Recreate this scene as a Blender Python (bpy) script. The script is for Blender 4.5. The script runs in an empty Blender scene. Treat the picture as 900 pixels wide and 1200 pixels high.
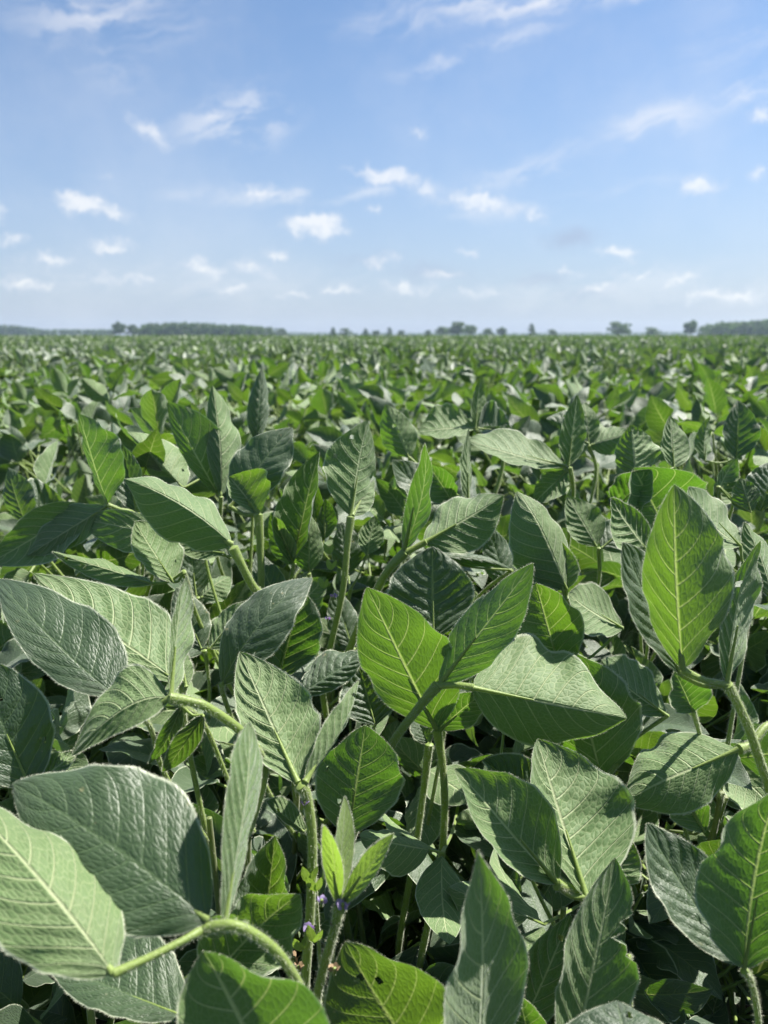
import bpy, math, random
import numpy as np
from mathutils import Vector, Matrix

random.seed(7); rng = np.random.default_rng(7)
sc = bpy.context.scene
C = sc.collection
R = math.radians
PI = math.pi

# ------------------------------------------------------------------ camera
CAM = np.array([0.0, 0.0, 1.0]); PITCH = R(12.95); FPX = 901.0
cd = bpy.data.cameras.new('camera'); cam = bpy.data.objects.new('camera', cd); C.objects.link(cam)
cam.location = CAM; cam.rotation_euler = (PI/2 - PITCH, 0, 0)
cd.sensor_fit = 'AUTO'; cd.sensor_width = 36.0; cd.lens = 27.03
cd.clip_start = 0.02; cd.clip_end = 9000
cd.dof.use_dof = True; cd.dof.focus_distance = 0.60; cd.dof.aperture_fstop = 8.6
sc.camera = cam
XR = np.array([1.0, 0, 0]); XU = np.array([0, math.sin(PITCH), math.cos(PITCH)]); XF = np.array([0, math.cos(PITCH), -math.sin(PITCH)])

def P(px, py, d):                      # a point of the place seen at photo position (px, py), d metres deep
    return CAM + XR*((px-450)/FPX*d) + XU*((600-py)/FPX*d) + XF*d

# ------------------------------------------------------------------ node helpers
class NT:
    def __init__(s, nt): s.t = nt; nt.nodes.clear()
    def n(s, typ, **k):
        o = s.t.nodes.new(typ)
        for a, v in k.items(): setattr(o, a, v)
        return o
    def link(s, a, b): s.t.links.new(a, b)
    def put(s, sock, v):
        if hasattr(v, 'default_value') and hasattr(v, 'is_output'): s.link(v, sock)
        else: sock.default_value = v
    def m(s, op, a, b=0.0, c=0.0, clamp=False):
        o = s.n('ShaderNodeMath', operation=op, use_clamp=clamp)
        s.put(o.inputs[0], a); s.put(o.inputs[1], b); s.put(o.inputs[2], c)
        return o.outputs[0]
    def ramp(s, x, a, b, lo=0.0, hi=1.0, mode='SMOOTHSTEP'):
        o = s.n('ShaderNodeMapRange', interpolation_type=mode, clamp=True) if mode == 'LINEAR' else s.n('ShaderNodeMapRange', interpolation_type=mode)
        s.put(o.inputs[0], x); s.put(o.inputs[1], a); s.put(o.inputs[2], b); s.put(o.inputs[3], lo); s.put(o.inputs[4], hi)
        return o.outputs[0]
    def mix(s, f, a, b, blend='MIX'):
        o = s.n('ShaderNodeMix', data_type='RGBA', blend_type=blend)
        s.put(o.inputs[0], f)
        for k, v in ((6, a), (7, b)):
            if isinstance(v, tuple) and len(v) == 3: v = (*v, 1)
            s.put(o.inputs[k], v)
        return o.outputs[2]
    def noise(s, vec, scale, detail=2.0, rough=0.5, dist=0.0):
        o = s.n('ShaderNodeTexNoise')
        if vec is not None: s.link(vec, o.inputs['Vector'])
        o.inputs['Scale'].default_value = scale; o.inputs['Detail'].default_value = detail
        o.inputs['Roughness'].default_value = rough; o.inputs['Distortion'].default_value = dist
        return o
    def xyz(s, x=0.0, y=0.0, z=0.0):
        o = s.n('ShaderNodeCombineXYZ'); s.put(o.inputs[0], x); s.put(o.inputs[1], y); s.put(o.inputs[2], z)
        return o.outputs[0]

def new_mat(name):
    m = bpy.data.materials.new(name); m.use_nodes = True
    return m, NT(m.node_tree)

def principled(t, col, rough=0.5, **k):
    o = t.n('ShaderNodeBsdfPrincipled')
    if isinstance(col, tuple): col = (*col, 1)
    t.put(o.inputs['Base Color'], col); t.put(o.inputs['Roughness'], rough)
    for a, v in k.items(): t.put(o.inputs[a.replace('_', ' ')], v)
    return o

# ------------------------------------------------------------------ materials
def leaf_material(name, young=0.0, detail=True, thin=0.37):
    m, t = new_mat(name)
    uv = t.n('ShaderNodeUVMap').outputs[0]
    sp = t.n('ShaderNodeSeparateXYZ'); t.link(uv, sp.inputs[0])
    u = t.m('MULTIPLY_ADD', sp.outputs[0], 2.0, -1.0); v = sp.outputs[1]
    au = t.m('ABSOLUTE', u)
    geo = t.n('ShaderNodeNewGeometry'); back = geo.outputs['Backfacing']
    rnd = t.m('FRACT', t.m('ADD', t.n('ShaderNodeObjectInfo').outputs['Random'], geo.outputs['Random Per Island']))
    rnd2 = t.m('FRACT', t.m('MULTIPLY', rnd, 7.31))
    tc = t.n('ShaderNodeTexCoord').outputs['Object']
    # side veins: they leave the midrib and bend to the tip
    ph = t.m('MULTIPLY', t.m('SUBTRACT', v, t.m('MULTIPLY', t.m('POWER', au, 1.25), 0.26)), 8.0)
    ph = t.m('ADD', ph, t.m('MULTIPLY', t.m('SIGN', u), 0.22))
    dl = t.m('ABSOLUTE', t.m('SUBTRACT', t.m('FRACT', t.m('ADD', ph, 0.5)), 0.5))
    lat = t.ramp(dl, 0.0, t.m('MULTIPLY_ADD', au, -0.05, 0.085), 1.0, 0.0)
    mid = t.ramp(au, 0.008, 0.048, 1.0, 0.0)
    vein = t.m('MAXIMUM', mid, t.m('MULTIPLY', lat, 0.9))
    edge = t.ramp(au, 0.945, 0.985, 0.0, 1.0)
    if detail:
        vo = t.n('ShaderNodeTexVoronoi', voronoi_dimensions='2D', feature='DISTANCE_TO_EDGE')
        wob = t.noise(t.xyz(ph, u, rnd), 3.0, 2.0)
        t.link(t.xyz(t.m('ADD', t.m('MULTIPLY', ph, 3.0), t.m('MULTIPLY', wob.outputs[0], 0.5)), t.m('ADD', t.m('MULTIPLY', u, 11.0), t.m('MULTIPLY', rnd, 40)), 0.0), vo.inputs['Vector'])
        vo.inputs['Scale'].default_value = 1.0
        ter = t.ramp(vo.outputs['Distance'], 0.0, 0.13, 1.0, 0.0)
        cell = t.ramp(vo.outputs['Distance'], 0.0, 0.34, 0.0, 1.0)
        vo2 = t.n('ShaderNodeTexVoronoi', voronoi_dimensions='2D', feature='DISTANCE_TO_EDGE')
        t.link(t.xyz(t.m('MULTIPLY', ph, 7.5), t.m('MULTIPLY', u, 24.0), 0.0), vo2.inputs['Vector']); vo2.inputs['Scale'].default_value = 1.0
        fine = t.ramp(vo2.outputs['Distance'], 0.0, 0.2, 1.0, 0.0)
    blot = t.noise(tc, 28.0, 3.0, 0.6).outputs[0]
    # colours
    top = t.mix(rnd, (0.023, 0.052, 0.021), (0.036, 0.074, 0.021))
    top = t.mix(t.ramp(blot, 0.35, 0.7), top, t.mix(0.4, top, (0.050, 0.085, 0.034)))
    low = t.mix(rnd, (0.094, 0.172, 0.054), (0.130, 0.210, 0.072))
    low = t.mix(t.ramp(blot, 0.35, 0.7), low, t.mix(0.5, low, (0.12, 0.175, 0.068)))
    trans = t.mix(rnd2, (0.100, 0.24, 0.010), (0.16, 0.30, 0.013)) if detail else t.mix(rnd2, (0.085, 0.18, 0.018), (0.13, 0.235, 0.022))
    if young:
        top = t.mix(young, top, (0.20, 0.32, 0.04)); low = t.mix(young, low, (0.26, 0.36, 0.10)); trans = t.mix(young, trans, (0.36, 0.56, 0.06))
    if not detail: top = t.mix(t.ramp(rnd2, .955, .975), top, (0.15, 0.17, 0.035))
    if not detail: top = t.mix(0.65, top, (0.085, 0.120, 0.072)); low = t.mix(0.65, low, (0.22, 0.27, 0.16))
    vtop = (0.070, 0.12, 0.045); vlow = (0.40, 0.45, 0.25)
    col_t = t.mix(t.m('MULTIPLY', vein, 0.62), top, vtop)
    col_l = t.mix(t.m('MULTIPLY', vein, 0.95), low, vlow)
    tr = t.mix(t.m('MULTIPLY', vein, 0.75), trans, (0.58, 0.70, 0.20))
    if detail:
        col_l = t.mix(t.m('MULTIPLY', ter, 0.55), col_l, (0.28, 0.34, 0.16))
        col_l = t.mix(t.m('MULTIPLY', fine, 0.10), col_l, (0.27, 0.34, 0.17))
        col_t = t.mix(t.m('MULTIPLY', ter, 0.16), col_t, (0.10, 0.17, 0.06))
        tr = t.mix(t.m('MULTIPLY', ter, 0.25), tr, (0.10, 0.24, 0.010))
        # scattered small feeding marks and specks
        sp_n = t.noise(tc, 160.0, 1.0).outputs[0]
        speck = t.m('MULTIPLY', t.ramp(sp_n, 0.705, 0.74), t.ramp(blot, 0.5, 0.62))
        col_t = t.mix(t.m('MULTIPLY', speck, 0.7), col_t, (0.30, 0.27, 0.12))
    col = t.mix(back, col_t, col_l)
    col = t.mix(t.m('MULTIPLY', edge, 0.85), col, (0.48, 0.52, 0.38))
    # relief
    nor = None
    if detail:
        h = t.m('ADD', t.m('MULTIPLY', vein, t.m('MULTIPLY_ADD', back, -0.9, -0.45)), t.m('ADD', t.m('MULTIPLY', cell, 0.34), t.m('MULTIPLY', fine, -0.08)))
        h = t.m('ADD', h, t.m('MULTIPLY', t.noise(tc, 420.0, 2.0).outputs[0], 0.18))
        h = t.m('MULTIPLY', h, t.m('MULTIPLY_ADD', back, -2.0, 1.0))
        bp = t.n('ShaderNodeBump'); bp.inputs['Strength'].default_value = 0.58; bp.inputs['Distance'].default_value = 0.0010
        t.link(h, bp.inputs['Height']); nor = bp.outputs[0]
    rough = t.ramp(back, 0.0, 1.0, 0.50 if detail else 0.55, 0.60, 'LINEAR')
    p = principled(t, col, rough)
    t.link(t.ramp(back, 0.0, 1.0, 0.85, 0.45, 'LINEAR'), p.inputs['Specular IOR Level'])
    p.inputs['Sheen Weight'].default_value = 0.32; p.inputs['Sheen Roughness'].default_value = 0.5
    p.inputs['Sheen Tint'].default_value = (0.86, 0.93, 0.88, 1)
    tl = t.n('ShaderNodeBsdfTranslucent'); t.put(tl.inputs[0], tr)
    if nor is not None: t.link(nor, p.inputs['Normal']); t.link(nor, tl.inputs['Normal'])
    mx = t.n('ShaderNodeMixShader'); mx.inputs[0].default_value = 0.55 if young else thin
    t.link(p.outputs[0], mx.inputs[1]); t.link(tl.outputs[0], mx.inputs[2])
    o = t.n('ShaderNodeOutputMaterial'); t.link(mx.outputs[0], o.inputs[0])
    return m

M_LEAF = leaf_material('leaf_blade')
M_YOUNG = leaf_material('young_leaf_blade', young=0.9)
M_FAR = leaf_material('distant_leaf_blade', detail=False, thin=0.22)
M_FIELD = leaf_material('field_leaf_blade', thin=0.26)

def stalk_material(name, a, b):
    m, t = new_mat(name)
    tc = t.n('ShaderNodeTexCoord').outputs['Object']
    n = t.noise(tc, 60.0, 3.0).outputs[0]
    n2 = t.noise(tc, 700.0, 2.0).outputs[0]
    col = t.mix(n, a, b)
    bp = t.n('ShaderNodeBump'); bp.inputs['Strength'].default_value = 0.5; bp.inputs['Distance'].default_value = 0.0006; t.link(n2, bp.inputs['Height'])
    p = principled(t, col, 0.5); p.inputs['Sheen Weight'].default_value = 0.5; p.inputs['Sheen Roughness'].default_value = 0.4
    t.link(bp.outputs[0], p.inputs['Normal'])
    tl = t.n('ShaderNodeBsdfTranslucent'); t.put(tl.inputs[0], (0.34, 0.46, 0.06, 1))
    mx = t.n('ShaderNodeMixShader'); mx.inputs[0].default_value = 0.3
    t.link(p.outputs[0], mx.inputs[1]); t.link(tl.outputs[0], mx.inputs[2])
    o = t.n('ShaderNodeOutputMaterial'); t.link(mx.outputs[0], o.inputs[0])
    return m
M_STALK = stalk_material('petiole_skin', (0.17, 0.25, 0.05), (0.25, 0.33, 0.085))
M_STEM = stalk_material('stem_skin', (0.11, 0.16, 0.045), (0.19, 0.20, 0.085))

def simple_mat(name, a, b, scale, rough, trans=None, bump=0.0):
    m, t = new_mat(name)
    tc = t.n('ShaderNodeTexCoord').outputs['Object']
    n = t.noise(tc, scale, 4.0, 0.6).outputs[0]
    p = principled(t, t.mix(t.ramp(n, 0.3, 0.7), a, b), rough)
    if bump:
        bp = t.n('ShaderNodeBump'); bp.inputs['Strength'].default_value = 0.8; bp.inputs['Distance'].default_value = bump
        t.link(t.noise(tc, scale*3, 4.0).outputs[0], bp.inputs['Height']); t.link(bp.outputs[0], p.inputs['Normal'])
    s = p.outputs[0]
    if trans:
        tl = t.n('ShaderNodeBsdfTranslucent'); t.put(tl.inputs[0], (*trans, 1))
        mx = t.n('ShaderNodeMixShader'); mx.inputs[0].default_value = 0.4
        t.link(s, mx.inputs[1]); t.link(tl.outputs[0], mx.inputs[2]); s = mx.outputs[0]
    o = t.n('ShaderNodeOutputMaterial'); t.link(s, o.inputs[0])
    return m
M_HAIR = simple_mat('plant_hair', (0.50, 0.53, 0.40), (0.62, 0.63, 0.50), 50, 0.6, trans=(0.6, 0.62, 0.45))
M_FLOWER = simple_mat('flower_petal', (0.20, 0.14, 0.34), (0.42, 0.36, 0.55), 300, 0.5, trans=(0.4, 0.25, 0.6))
M_WITHER = simple_mat('withered_petal', (0.22, 0.14, 0.08), (0.34, 0.25, 0.15), 300, 0.7)
M_SOIL = simple_mat('soil', (0.012, 0.009, 0.006), (0.035, 0.026, 0.018), 9, 0.95, bump=0.02)
M_BARK = simple_mat('bark', (0.08, 0.06, 0.045), (0.14, 0.11, 0.08), 3, 0.9)
M_TREE = simple_mat('tree_leaf', (0.018, 0.034, 0.012), (0.034, 0.058, 0.020), 0.35, 0.6, trans=(0.08, 0.16, 0.02))
M_CROP = simple_mat('crop_surface', (0.050, 0.090, 0.030), (0.120, 0.170, 0.075), 2.2, 0.6, bump=0.12)

# ------------------------------------------------------------------ mesh building
class MB:
    def __init__(s): s.v = []; s.f = []; s.uv = []; s.m = []; s.n = 0
    def add(s, verts, faces, uv=None, mat=0):
        verts = np.asarray(verts, float); faces = np.asarray(faces, int)
        s.v.append(verts); s.f.append((faces + s.n, mat))
        s.uv.append(np.zeros((len(verts), 2)) if uv is None else np.asarray(uv, float)); s.n += len(verts)
    def mesh(s, name, mats, smooth=True):
        me = bpy.data.meshes.new(name)
        V = np.concatenate(s.v); UV = np.concatenate(s.uv)
        me.vertices.add(len(V)); me.vertices.foreach_set('co', V.astype(np.float32).ravel())
        loops = np.concatenate([f.ravel() for f, _ in s.f])
        cnt = np.concatenate([np.full(len(f), f.shape[1]) for f, _ in s.f])
        mi = np.concatenate([np.full(len(f), m) for f, m in s.f])
        me.loops.add(len(loops)); me.loops.foreach_set('vertex_index', loops.astype(np.int32))
        me.polygons.add(len(cnt)); st = np.concatenate([[0], np.cumsum(cnt)[:-1]])
        me.polygons.foreach_set('loop_start', st.astype(np.int32)); me.polygons.foreach_set('loop_total', cnt.astype(np.int32))
        me.polygons.foreach_set('material_index', mi.astype(np.int32))
        me.polygons.foreach_set('use_smooth', np.full(len(cnt), smooth))
        l = me.uv_layers.new(name='UVMap'); l.data.foreach_set('uv', UV[loops].astype(np.float32).ravel())
        for m in mats: me.materials.append(m)
        me.update(calc_edges=True); me.validate()
        return me

def link(name, data, parent=None, label=None, cat=None, group=None, kind=None, loc=None):
    o = bpy.data.objects.new(name, data); C.objects.link(o)
    if parent is not None: o.parent = parent
    if loc is not None: o.location = loc
    for k, v in (('label', label), ('category', cat), ('group', group), ('kind', kind)):
        if v: o[k] = v
    return o

def unit(a):
    a = np.asarray(a, float); return a/max(np.linalg.norm(a), 1e-9)

def grid_faces(nr, nc):
    i = np.arange(nr-1)[:, None]*nc + np.arange(nc-1)[None]
    i = i.ravel()
    return np.stack([i, i+1, i+nc+1, i+nc], 1)

def outline(v, vm=0.38, tip=0.86):
    v = np.clip(v, 0, 1)
    a = np.sin(PI/2*np.clip(v/vm, 0, 1))**0.72
    t = np.clip((v-vm)/(1-vm), 0, 1)
    b = np.cos(PI/2*t)**tip
    return np.where(v < vm, a, b)

def leaf_blade(mb, base, tip, L, Rr, mid=None, nu=10, nv=26, quilt=0.0011, ripple=0.05, ec=(0.0, 0.0), upper_to=None, upper=True, vm=0.38, tipp=0.86, seed=0, mat=0, bite=None, holes=0, tcurl=None):
    """one leaflet: base, tip, the two widest points of its margin (world), optional middle of the midrib; upper_to = point the upper (or lower) face looks at"""
    r = np.random.default_rng(seed)
    base, tip, L, Rr = (np.asarray(q, float) for q in (base, tip, L, Rr))
    if mid is None:
        mid = (base+tip)/2 + unit(np.cross(tip-base, Rr-L))*np.linalg.norm(tip-base)*r.normal(0, .045)
    ctl = 2*np.asarray(mid, float) - (base+tip)/2
    v = np.linspace(0, 1, nv+1); v = v - 0.035*np.sin(2*PI*v)
    mrib = ((1-v)**2)[:, None]*base + (2*v*(1-v))[:, None]*ctl + (v**2)[:, None]*tip
    mm = (1-.4)**2*base + 2*.4*.6*ctl + .16*tip
    s = outline(v, vm, tipp)
    u = np.linspace(-1, 1, 2*nu+1)
    sideL, sideR = L-mm, Rr-mm
    ax = unit(tip-base)
    sideL = sideL - ax*np.dot(sideL, ax)*0.7; sideR = sideR - ax*np.dot(sideR, ax)*0.7
    # edge normals of the two halves, same sense
    nR = unit(np.cross(ax, sideR)); nL = unit(np.cross(sideL, ax))
    if np.dot(nR, nL) < -0.95: nL = -nL
    au = np.abs(u)
    side = np.where((u < 0)[:, None], sideL, sideR)          # 2nu+1,3
    nn = np.where((u < -1e-6)[:, None], nL, np.where((u > 1e-6)[:, None], nR, unit(nL+nR)))
    wl = np.where(u < 0, np.linalg.norm(sideL), np.linalg.norm(sideR))
    S = s[:, None]; U = au[None]; V = v[:, None]
    k1, k2 = r.uniform(1.6, 2.6), r.uniform(3.2, 5.0); p1, p2, p3, p4 = r.uniform(0, 6.28, 4)
    rp = np.where(u[None] < 0, np.sin(2*PI*k1*V+p1)+0.6*np.sin(2*PI*k2*V+p2), np.sin(2*PI*k1*1.1*V+p3)+0.6*np.sin(2*PI*k2*0.9*V+p4))
    h = ripple*rp*U**2*wl[None]*S**0.7
    h = h + np.where(u[None] < 0, ec[0], ec[1])*wl[None]*(U**2)*S
    # a crease that opens softly at the midrib
    ph = (V - 0.26*U**1.25)*8 + 0.22*np.sign(u)[None]
    dl = np.abs(np.modf(ph+50.5)[0]-0.5)
    q = (1-np.exp(-(dl/0.16)**2))*(1-np.exp(-(U/0.12)**2))*np.clip(1.15-U**4, 0, 1)*np.sqrt(np.clip(S, 0, 1))
    q = q*(1+0.25*np.sin(U*17+ph*2.0+p1)*np.sin(ph*6.28+p2+U*7))
    sgn = 1.0
    up_sign = 1.0
    N0 = unit(nL+nR)
    flip = False
    if upper_to is not None:
        facing = np.dot(N0, np.asarray(upper_to)-mm) > 0
        if facing != upper: flip = True; up_sign = -1.0
    h = h + up_sign*quilt*q
    rise = (side @ N0)[:, None]*N0[None]; flat = side - rise
    tc_ = (r.normal(0, .055) if tcurl is None else tcurl)*np.linalg.norm(tip-base)*np.clip((V-.55)/.45, 0, 1)**2
    shr = 1.0 - 0.04*np.abs(rp)*(U**3)
    pos = mrib[:, None, :] + (S*U*shr)[..., None]*flat[None] + (S*U**1.55*shr)[..., None]*rise[None] + h[..., None]*nn[None] + tc_[..., None]*N0
    if bite is not None:                                     # eaten margin: pull the edge in
        bs, bv, bw, bd = bite
        pull = bd*np.exp(-((V-bv)/bw)**2)*(np.sign(u)[None] == bs)*U**2
        pull = pull*(1+0.35*np.sin(V*90))
        pos = pos - (S*U*pull)[..., None]*side[None]
    f = grid_faces(nv+1, 2*nu+1)
    # winding so that +N0 is the front, then flip if the upper face looks the other way
    e = pos[nv//3, nu+1]-pos[nv//3, nu-1]; a = pos[nv//3+1, nu]-pos[nv//3, nu]
    if np.dot(np.cross(e, a), N0) < 0: f = f[:, ::-1]
    if flip: f = f[:, ::-1]
    if holes:
        g = np.random.default_rng(seed+5); fc = pos.reshape(-1, 3)[f].mean(1); keep = np.ones(len(f), bool)
        for _ in range(holes):
            c = pos[g.integers(int(nv*.2), int(nv*.85)), g.integers(3, 2*nu-2)]; rr_ = g.uniform(.0011, .0026)
            keep &= np.linalg.norm(fc-c, axis=1)*g.uniform(.8, 1.2, len(fc)) > rr_
        f = f[keep]
    uvs = np.stack([np.broadcast_to(u[None]*0.5+0.5, pos.shape[:2]), np.broadcast_to(V, pos.shape[:2])], -1)
    mb.add(pos.reshape(-1, 3), f, uvs.reshape(-1, 2), mat)
    return pos

def catmull(pts, rad, n=6):
    pts = np.asarray(pts, float); rad = np.asarray(rad, float)
    q = np.concatenate([[2*pts[0]-pts[1]], pts, [2*pts[-1]-pts[-2]]])
    out, ro = [], []
    for i in range(len(pts)-1):
        p0, p1, p2, p3 = q[i:i+4]
        for t in np.linspace(0, 1, n, endpoint=False):
            out.append(0.5*((2*p1)+(-p0+p2)*t+(2*p0-5*p1+4*p2-p3)*t*t+(-p0+3*p1-3*p2+p3)*t**3)); ro.append(rad[i]*(1-t)+rad[i+1]*t)
    out.append(pts[-1]); ro.append(rad[-1])
    return np.array(out), np.array(ro)

def tube(mb, pts, rad, seg=8, mat=0, n=5, cap=True):
    p, r = catmull(pts, rad, n)
    t = np.gradient(p, axis=0); t /= np.maximum(np.linalg.norm(t, axis=1), 1e-9)[:, None]
    a = unit(np.cross(t[0], [0.31, 0.92, 0.2])); A = []
    for i in range(len(p)):
        a = unit(a - t[i]*np.dot(a, t[i])); A.append(a)
    A = np.array(A); B = np.cross(t, A)
    th = np.arange(seg)*2*PI/seg
    ring = p[:, None] + r[:, None, None]*(np.cos(th)[None, :, None]*A[:, None]+np.sin(th)[None, :, None]*B[:, None])
    i = (np.arange(len(p)-1)[:, None]*seg); j = np.arange(seg)[None]; k = (j+1) % seg
    f = np.stack([i+j, i+k, i+seg+k, i+seg+j], -1).reshape(-1, 4)
    mb.add(ring.reshape(-1, 3), f, None, mat)
    if cap:
        for e in (0, len(p)-1):
            vv = np.concatenate([ring[e], [p[e] + t[e]*r[e]*(0.6 if e else -0.6)]])
            ff = np.stack([np.arange(seg), (np.arange(seg)+1) % seg, np.full(seg, seg)], 1)
            mb.add(vv, ff if e else ff[:, ::-1], None, mat)
    return p, r, A, B, t

def hairs_on_tube(mb, T, per_m, length, mat, seed=0, w=0.00010):
    p, r, A, B, t = T; g = np.random.default_rng(seed)
    ln = np.sum(np.linalg.norm(np.diff(p, axis=0), axis=1)); n = int(ln*per_m)
    if n < 1: return
    s = g.uniform(0, len(p)-1.001, n); i = s.astype(int); fr = (s-i)[:, None]
    c = p[i]*(1-fr)+p[i+1]*fr; rr = (r[i]*(1-fr[:, 0])+r[i+1]*fr[:, 0])[:, None]
    th = g.uniform(0, 2*PI, n)[:, None]
    d = np.cos(th)*A[i]+np.sin(th)*B[i]
    o = c+d*rr*0.97; e = d + t[i]*g.normal(0.1, 0.35, (n, 1)) + g.normal(0, 0.2, (n, 3)); e /= np.linalg.norm(e, axis=1)[:, None]
    tipp = o+e*(length*g.uniform(0.5, 1.25, (n, 1)))
    sd = np.cross(e, g.normal(0, 1, (n, 3))); sd /= np.linalg.norm(sd, axis=1)[:, None]
    V = np.stack([o-sd*w, o+sd*w, tipp], 1).reshape(-1, 3)
    mb.add(V, np.arange(3*n).reshape(-1, 3), None, mat)

def hairs_on_margin(mb, pos, length, n, mat, seed=0, w=0.00010):
    g = np.random.default_rng(seed)
    for col, inn in ((0, 1), (-1, -2)):
        e = pos[:, col]; q = pos[:, inn]
        s = g.uniform(0, len(e)-1.001, n); i = s.astype(int); fr = (s-i)[:, None]
        o = e[i]*(1-fr)+e[i+1]*fr; d = (e[i]-q[i]); d /= np.maximum(np.linalg.norm(d, axis=1), 1e-9)[:, None]
        al = e[i+1]-e[i]; al /= np.maximum(np.linalg.norm(al, axis=1), 1e-9)[:, None]
        d = d + al*g.uniform(0, 0.9, (n, 1)) + g.normal(0, 0.35, (n, 3)); d /= np.linalg.norm(d, axis=1)[:, None]
        tp = o+d*length*g.uniform(0.4, 1.2, (n, 1))
        sd = np.cross(d, g.normal(0, 1, (n, 3))); sd /= np.linalg.norm(sd, axis=1)[:, None]
        V = np.stack([o-sd*w, o+sd*w, tp], 1).reshape(-1, 3)
        mb.add(V, np.arange(3*n).reshape(-1, 3), None, mat)

# ------------------------------------------------------------------ generic leaflets and leaves
def local_leaflet(mb, nu, nv, seed, M=None, mat=0, young=False):
    """a leaflet of length 1 along +Y from the origin, upper face +Z, put through M (4x4)"""
    r = np.random.default_rng(seed)
    w = r.uniform(0.27, 0.35)
    fold = r.uniform(-0.05, 0.75); fa, fb = fold+r.normal(0, 0.12), fold+r.normal(0, 0.12)
    droop = r.uniform(-0.10, 0.22)
    b = np.array([0, 0, 0.0]); t = np.array([0, 1, -droop*0.6]); m = np.array([0, 0.5, 0.05+0.16*droop])
    mm = np.array([0, .4, .04])
    L = mm+np.array([-w*math.cos(fa), 0, w*math.sin(fa)]); Rr = mm+np.array([w*math.cos(fb), 0, w*math.sin(fb)])
    tmp = MB()
    pos = leaf_blade(tmp, b, t, L, Rr, m, nu, nv, quilt=0.011, ripple=0.07, ec=(r.normal(-0.08, 0.2), r.normal(-0.08, 0.2)), bite=(int(r.choice([-1, 1])), r.uniform(.3, .75), r.uniform(.03, .08), r.uniform(.3, .7)) if nu > 3 and r.random() < .25 else None, upper_to=(0, 0.4, 9), upper=True, vm=r.uniform(.32, .42), seed=seed)
    V = tmp.v[0]
    if M is not None: V = V @ M[:3, :3].T + M[:3, 3]
    mb.add(V, tmp.f[0][0], tmp.uv[0], mat)

NVAR = 22
def variants(nu, nv, mat, tag):
    out = []
    for k in range(NVAR):
        mb = MB(); local_leaflet(mb, nu, nv, 100+k); out.append(mb.mesh('leaflet', [mat]))
    return out
LF_HI = variants(8, 18, M_FIELD, 'fine')

def frame(y, z):
    y = unit(y); x = unit(np.cross(y, z)); z = np.cross(x, y)
    return np.stack([x, y, z], 1)

SUN_AZ, SUN_EL = R(62), R(58)          # azimuth from +Y towards +X
SUN = np.array([math.sin(SUN_AZ)*math.cos(SUN_EL), math.cos(SUN_AZ)*math.cos(SUN_EL), math.sin(SUN_EL)])

def tri_frames(r, outdir, size):
    """three leaflet matrices (relative to the junction) for one trifoliate leaf"""
    el = r.uniform(-0.4, 1.1)
    y = unit(np.array([outdir[0]*math.cos(el), outdir[1]*math.cos(el), math.sin(el)]) + r.normal(0, 0.25, 3))
    z = unit(0.5*SUN + np.array([0, -.1, 0.5]) + r.normal(0, 0.65, 3))
    if r.random() < 0.42: z = unit(z*np.array([1, 1, -0.5]) + r.normal(0, .4, 3))
    F = frame(y, z); x, y, z = F.T
    out = []
    for k in range(3):
        s = size*(r.uniform(0.92, 1.08) if k == 0 else r.uniform(0.78, 0.95))
        if k == 0: dy, off = y, y*size*0.22
        else:
            sg = -1 if k == 1 else 1; a = r.uniform(0.85, 1.4); up = r.uniform(-0.2, 0.75)
            dy = unit(y*math.cos(a) + x*sg*math.sin(a) + z*up*0.8); off = dy*size*0.03
        roll = r.normal(0, 0.45)
        zz = unit(z + r.normal(0, 0.3, 3)); G = frame(dy, zz)
        c, s_ = math.cos(roll), math.sin(roll)
        G = G @ np.array([[c, 0, s_], [0, 1, 0], [-s_, 0, c]])
        M = np.eye(4); M[:3, :3] = G*s; M[:3, 3] = off
        out.append((M, off, dy))
    return out

def petiole_pts(a, b, r, sag=0.02):
    a, b = np.asarray(a), np.asarray(b); m = (a+b)/2 + np.array([0, 0, -sag]) + r.normal(0, 0.008, 3)
    return [a, a*.6+m*.4 + np.array([0, 0, .004]), m, b]

def make_leaf_objects(parent, a, J, r, size, outdir, variants_, rad=0.0016):
    """petiole (mesh) + three leaflet children, in the parent's space"""
    mb = MB(); fr = tri_frames(r, outdir, size)
    tube(mb, petiole_pts(a, J, r), [rad*1.25, rad, rad*.9, rad], 7, 0)
    tube(mb, [J, J+fr[0][1]*0.55, J+fr[0][1]], [rad*.95, rad*.75, rad*.8], 6, 0, n=2)
    pet = link('petiole', mb.mesh('petiole', [M_STALK]), parent)
    for M, off, dy in fr:
        M = M.copy(); M[:3, 3] = M[:3, 3] + J
        lf = link('leaflet', variants_[r.integers(NVAR)], pet); lf.matrix_local = Matrix(M.tolist())
    return pet

def merged_leaf(mb, a, J, r, size, outdir, nu, nv, petiole=True, rad=0.0016, seg=4):
    fr = tri_frames(r, outdir, size)
    if petiole: tube(mb, petiole_pts(a, J, r), [rad, rad, rad, rad], seg, 1, n=2, cap=False)
    for M, off, dy in fr:
        M = M.copy(); M[:3, 3] += J
        local_leaflet(mb, nu, nv, int(r.integers(1 << 30)), M, 0)

# ------------------------------------------------------------------ hero plants, measured from the photograph
# leaflet: (base, tip, left, right, face, options); points are (x, y, cm farther than the leaf's depth)
HERO = []
def plant(label, cat='soybean plant'):
    h = dict(label=label, leaves=[]); HERO.append(h); return h
def leaf(h, d, stalk, *leaflets, rad=2.4, young=False, links=()):
    h['leaves'].append(dict(d=d, stalk=stalk, leaflets=leaflets, rad=rad/1000, young=young, links=links))

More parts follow.
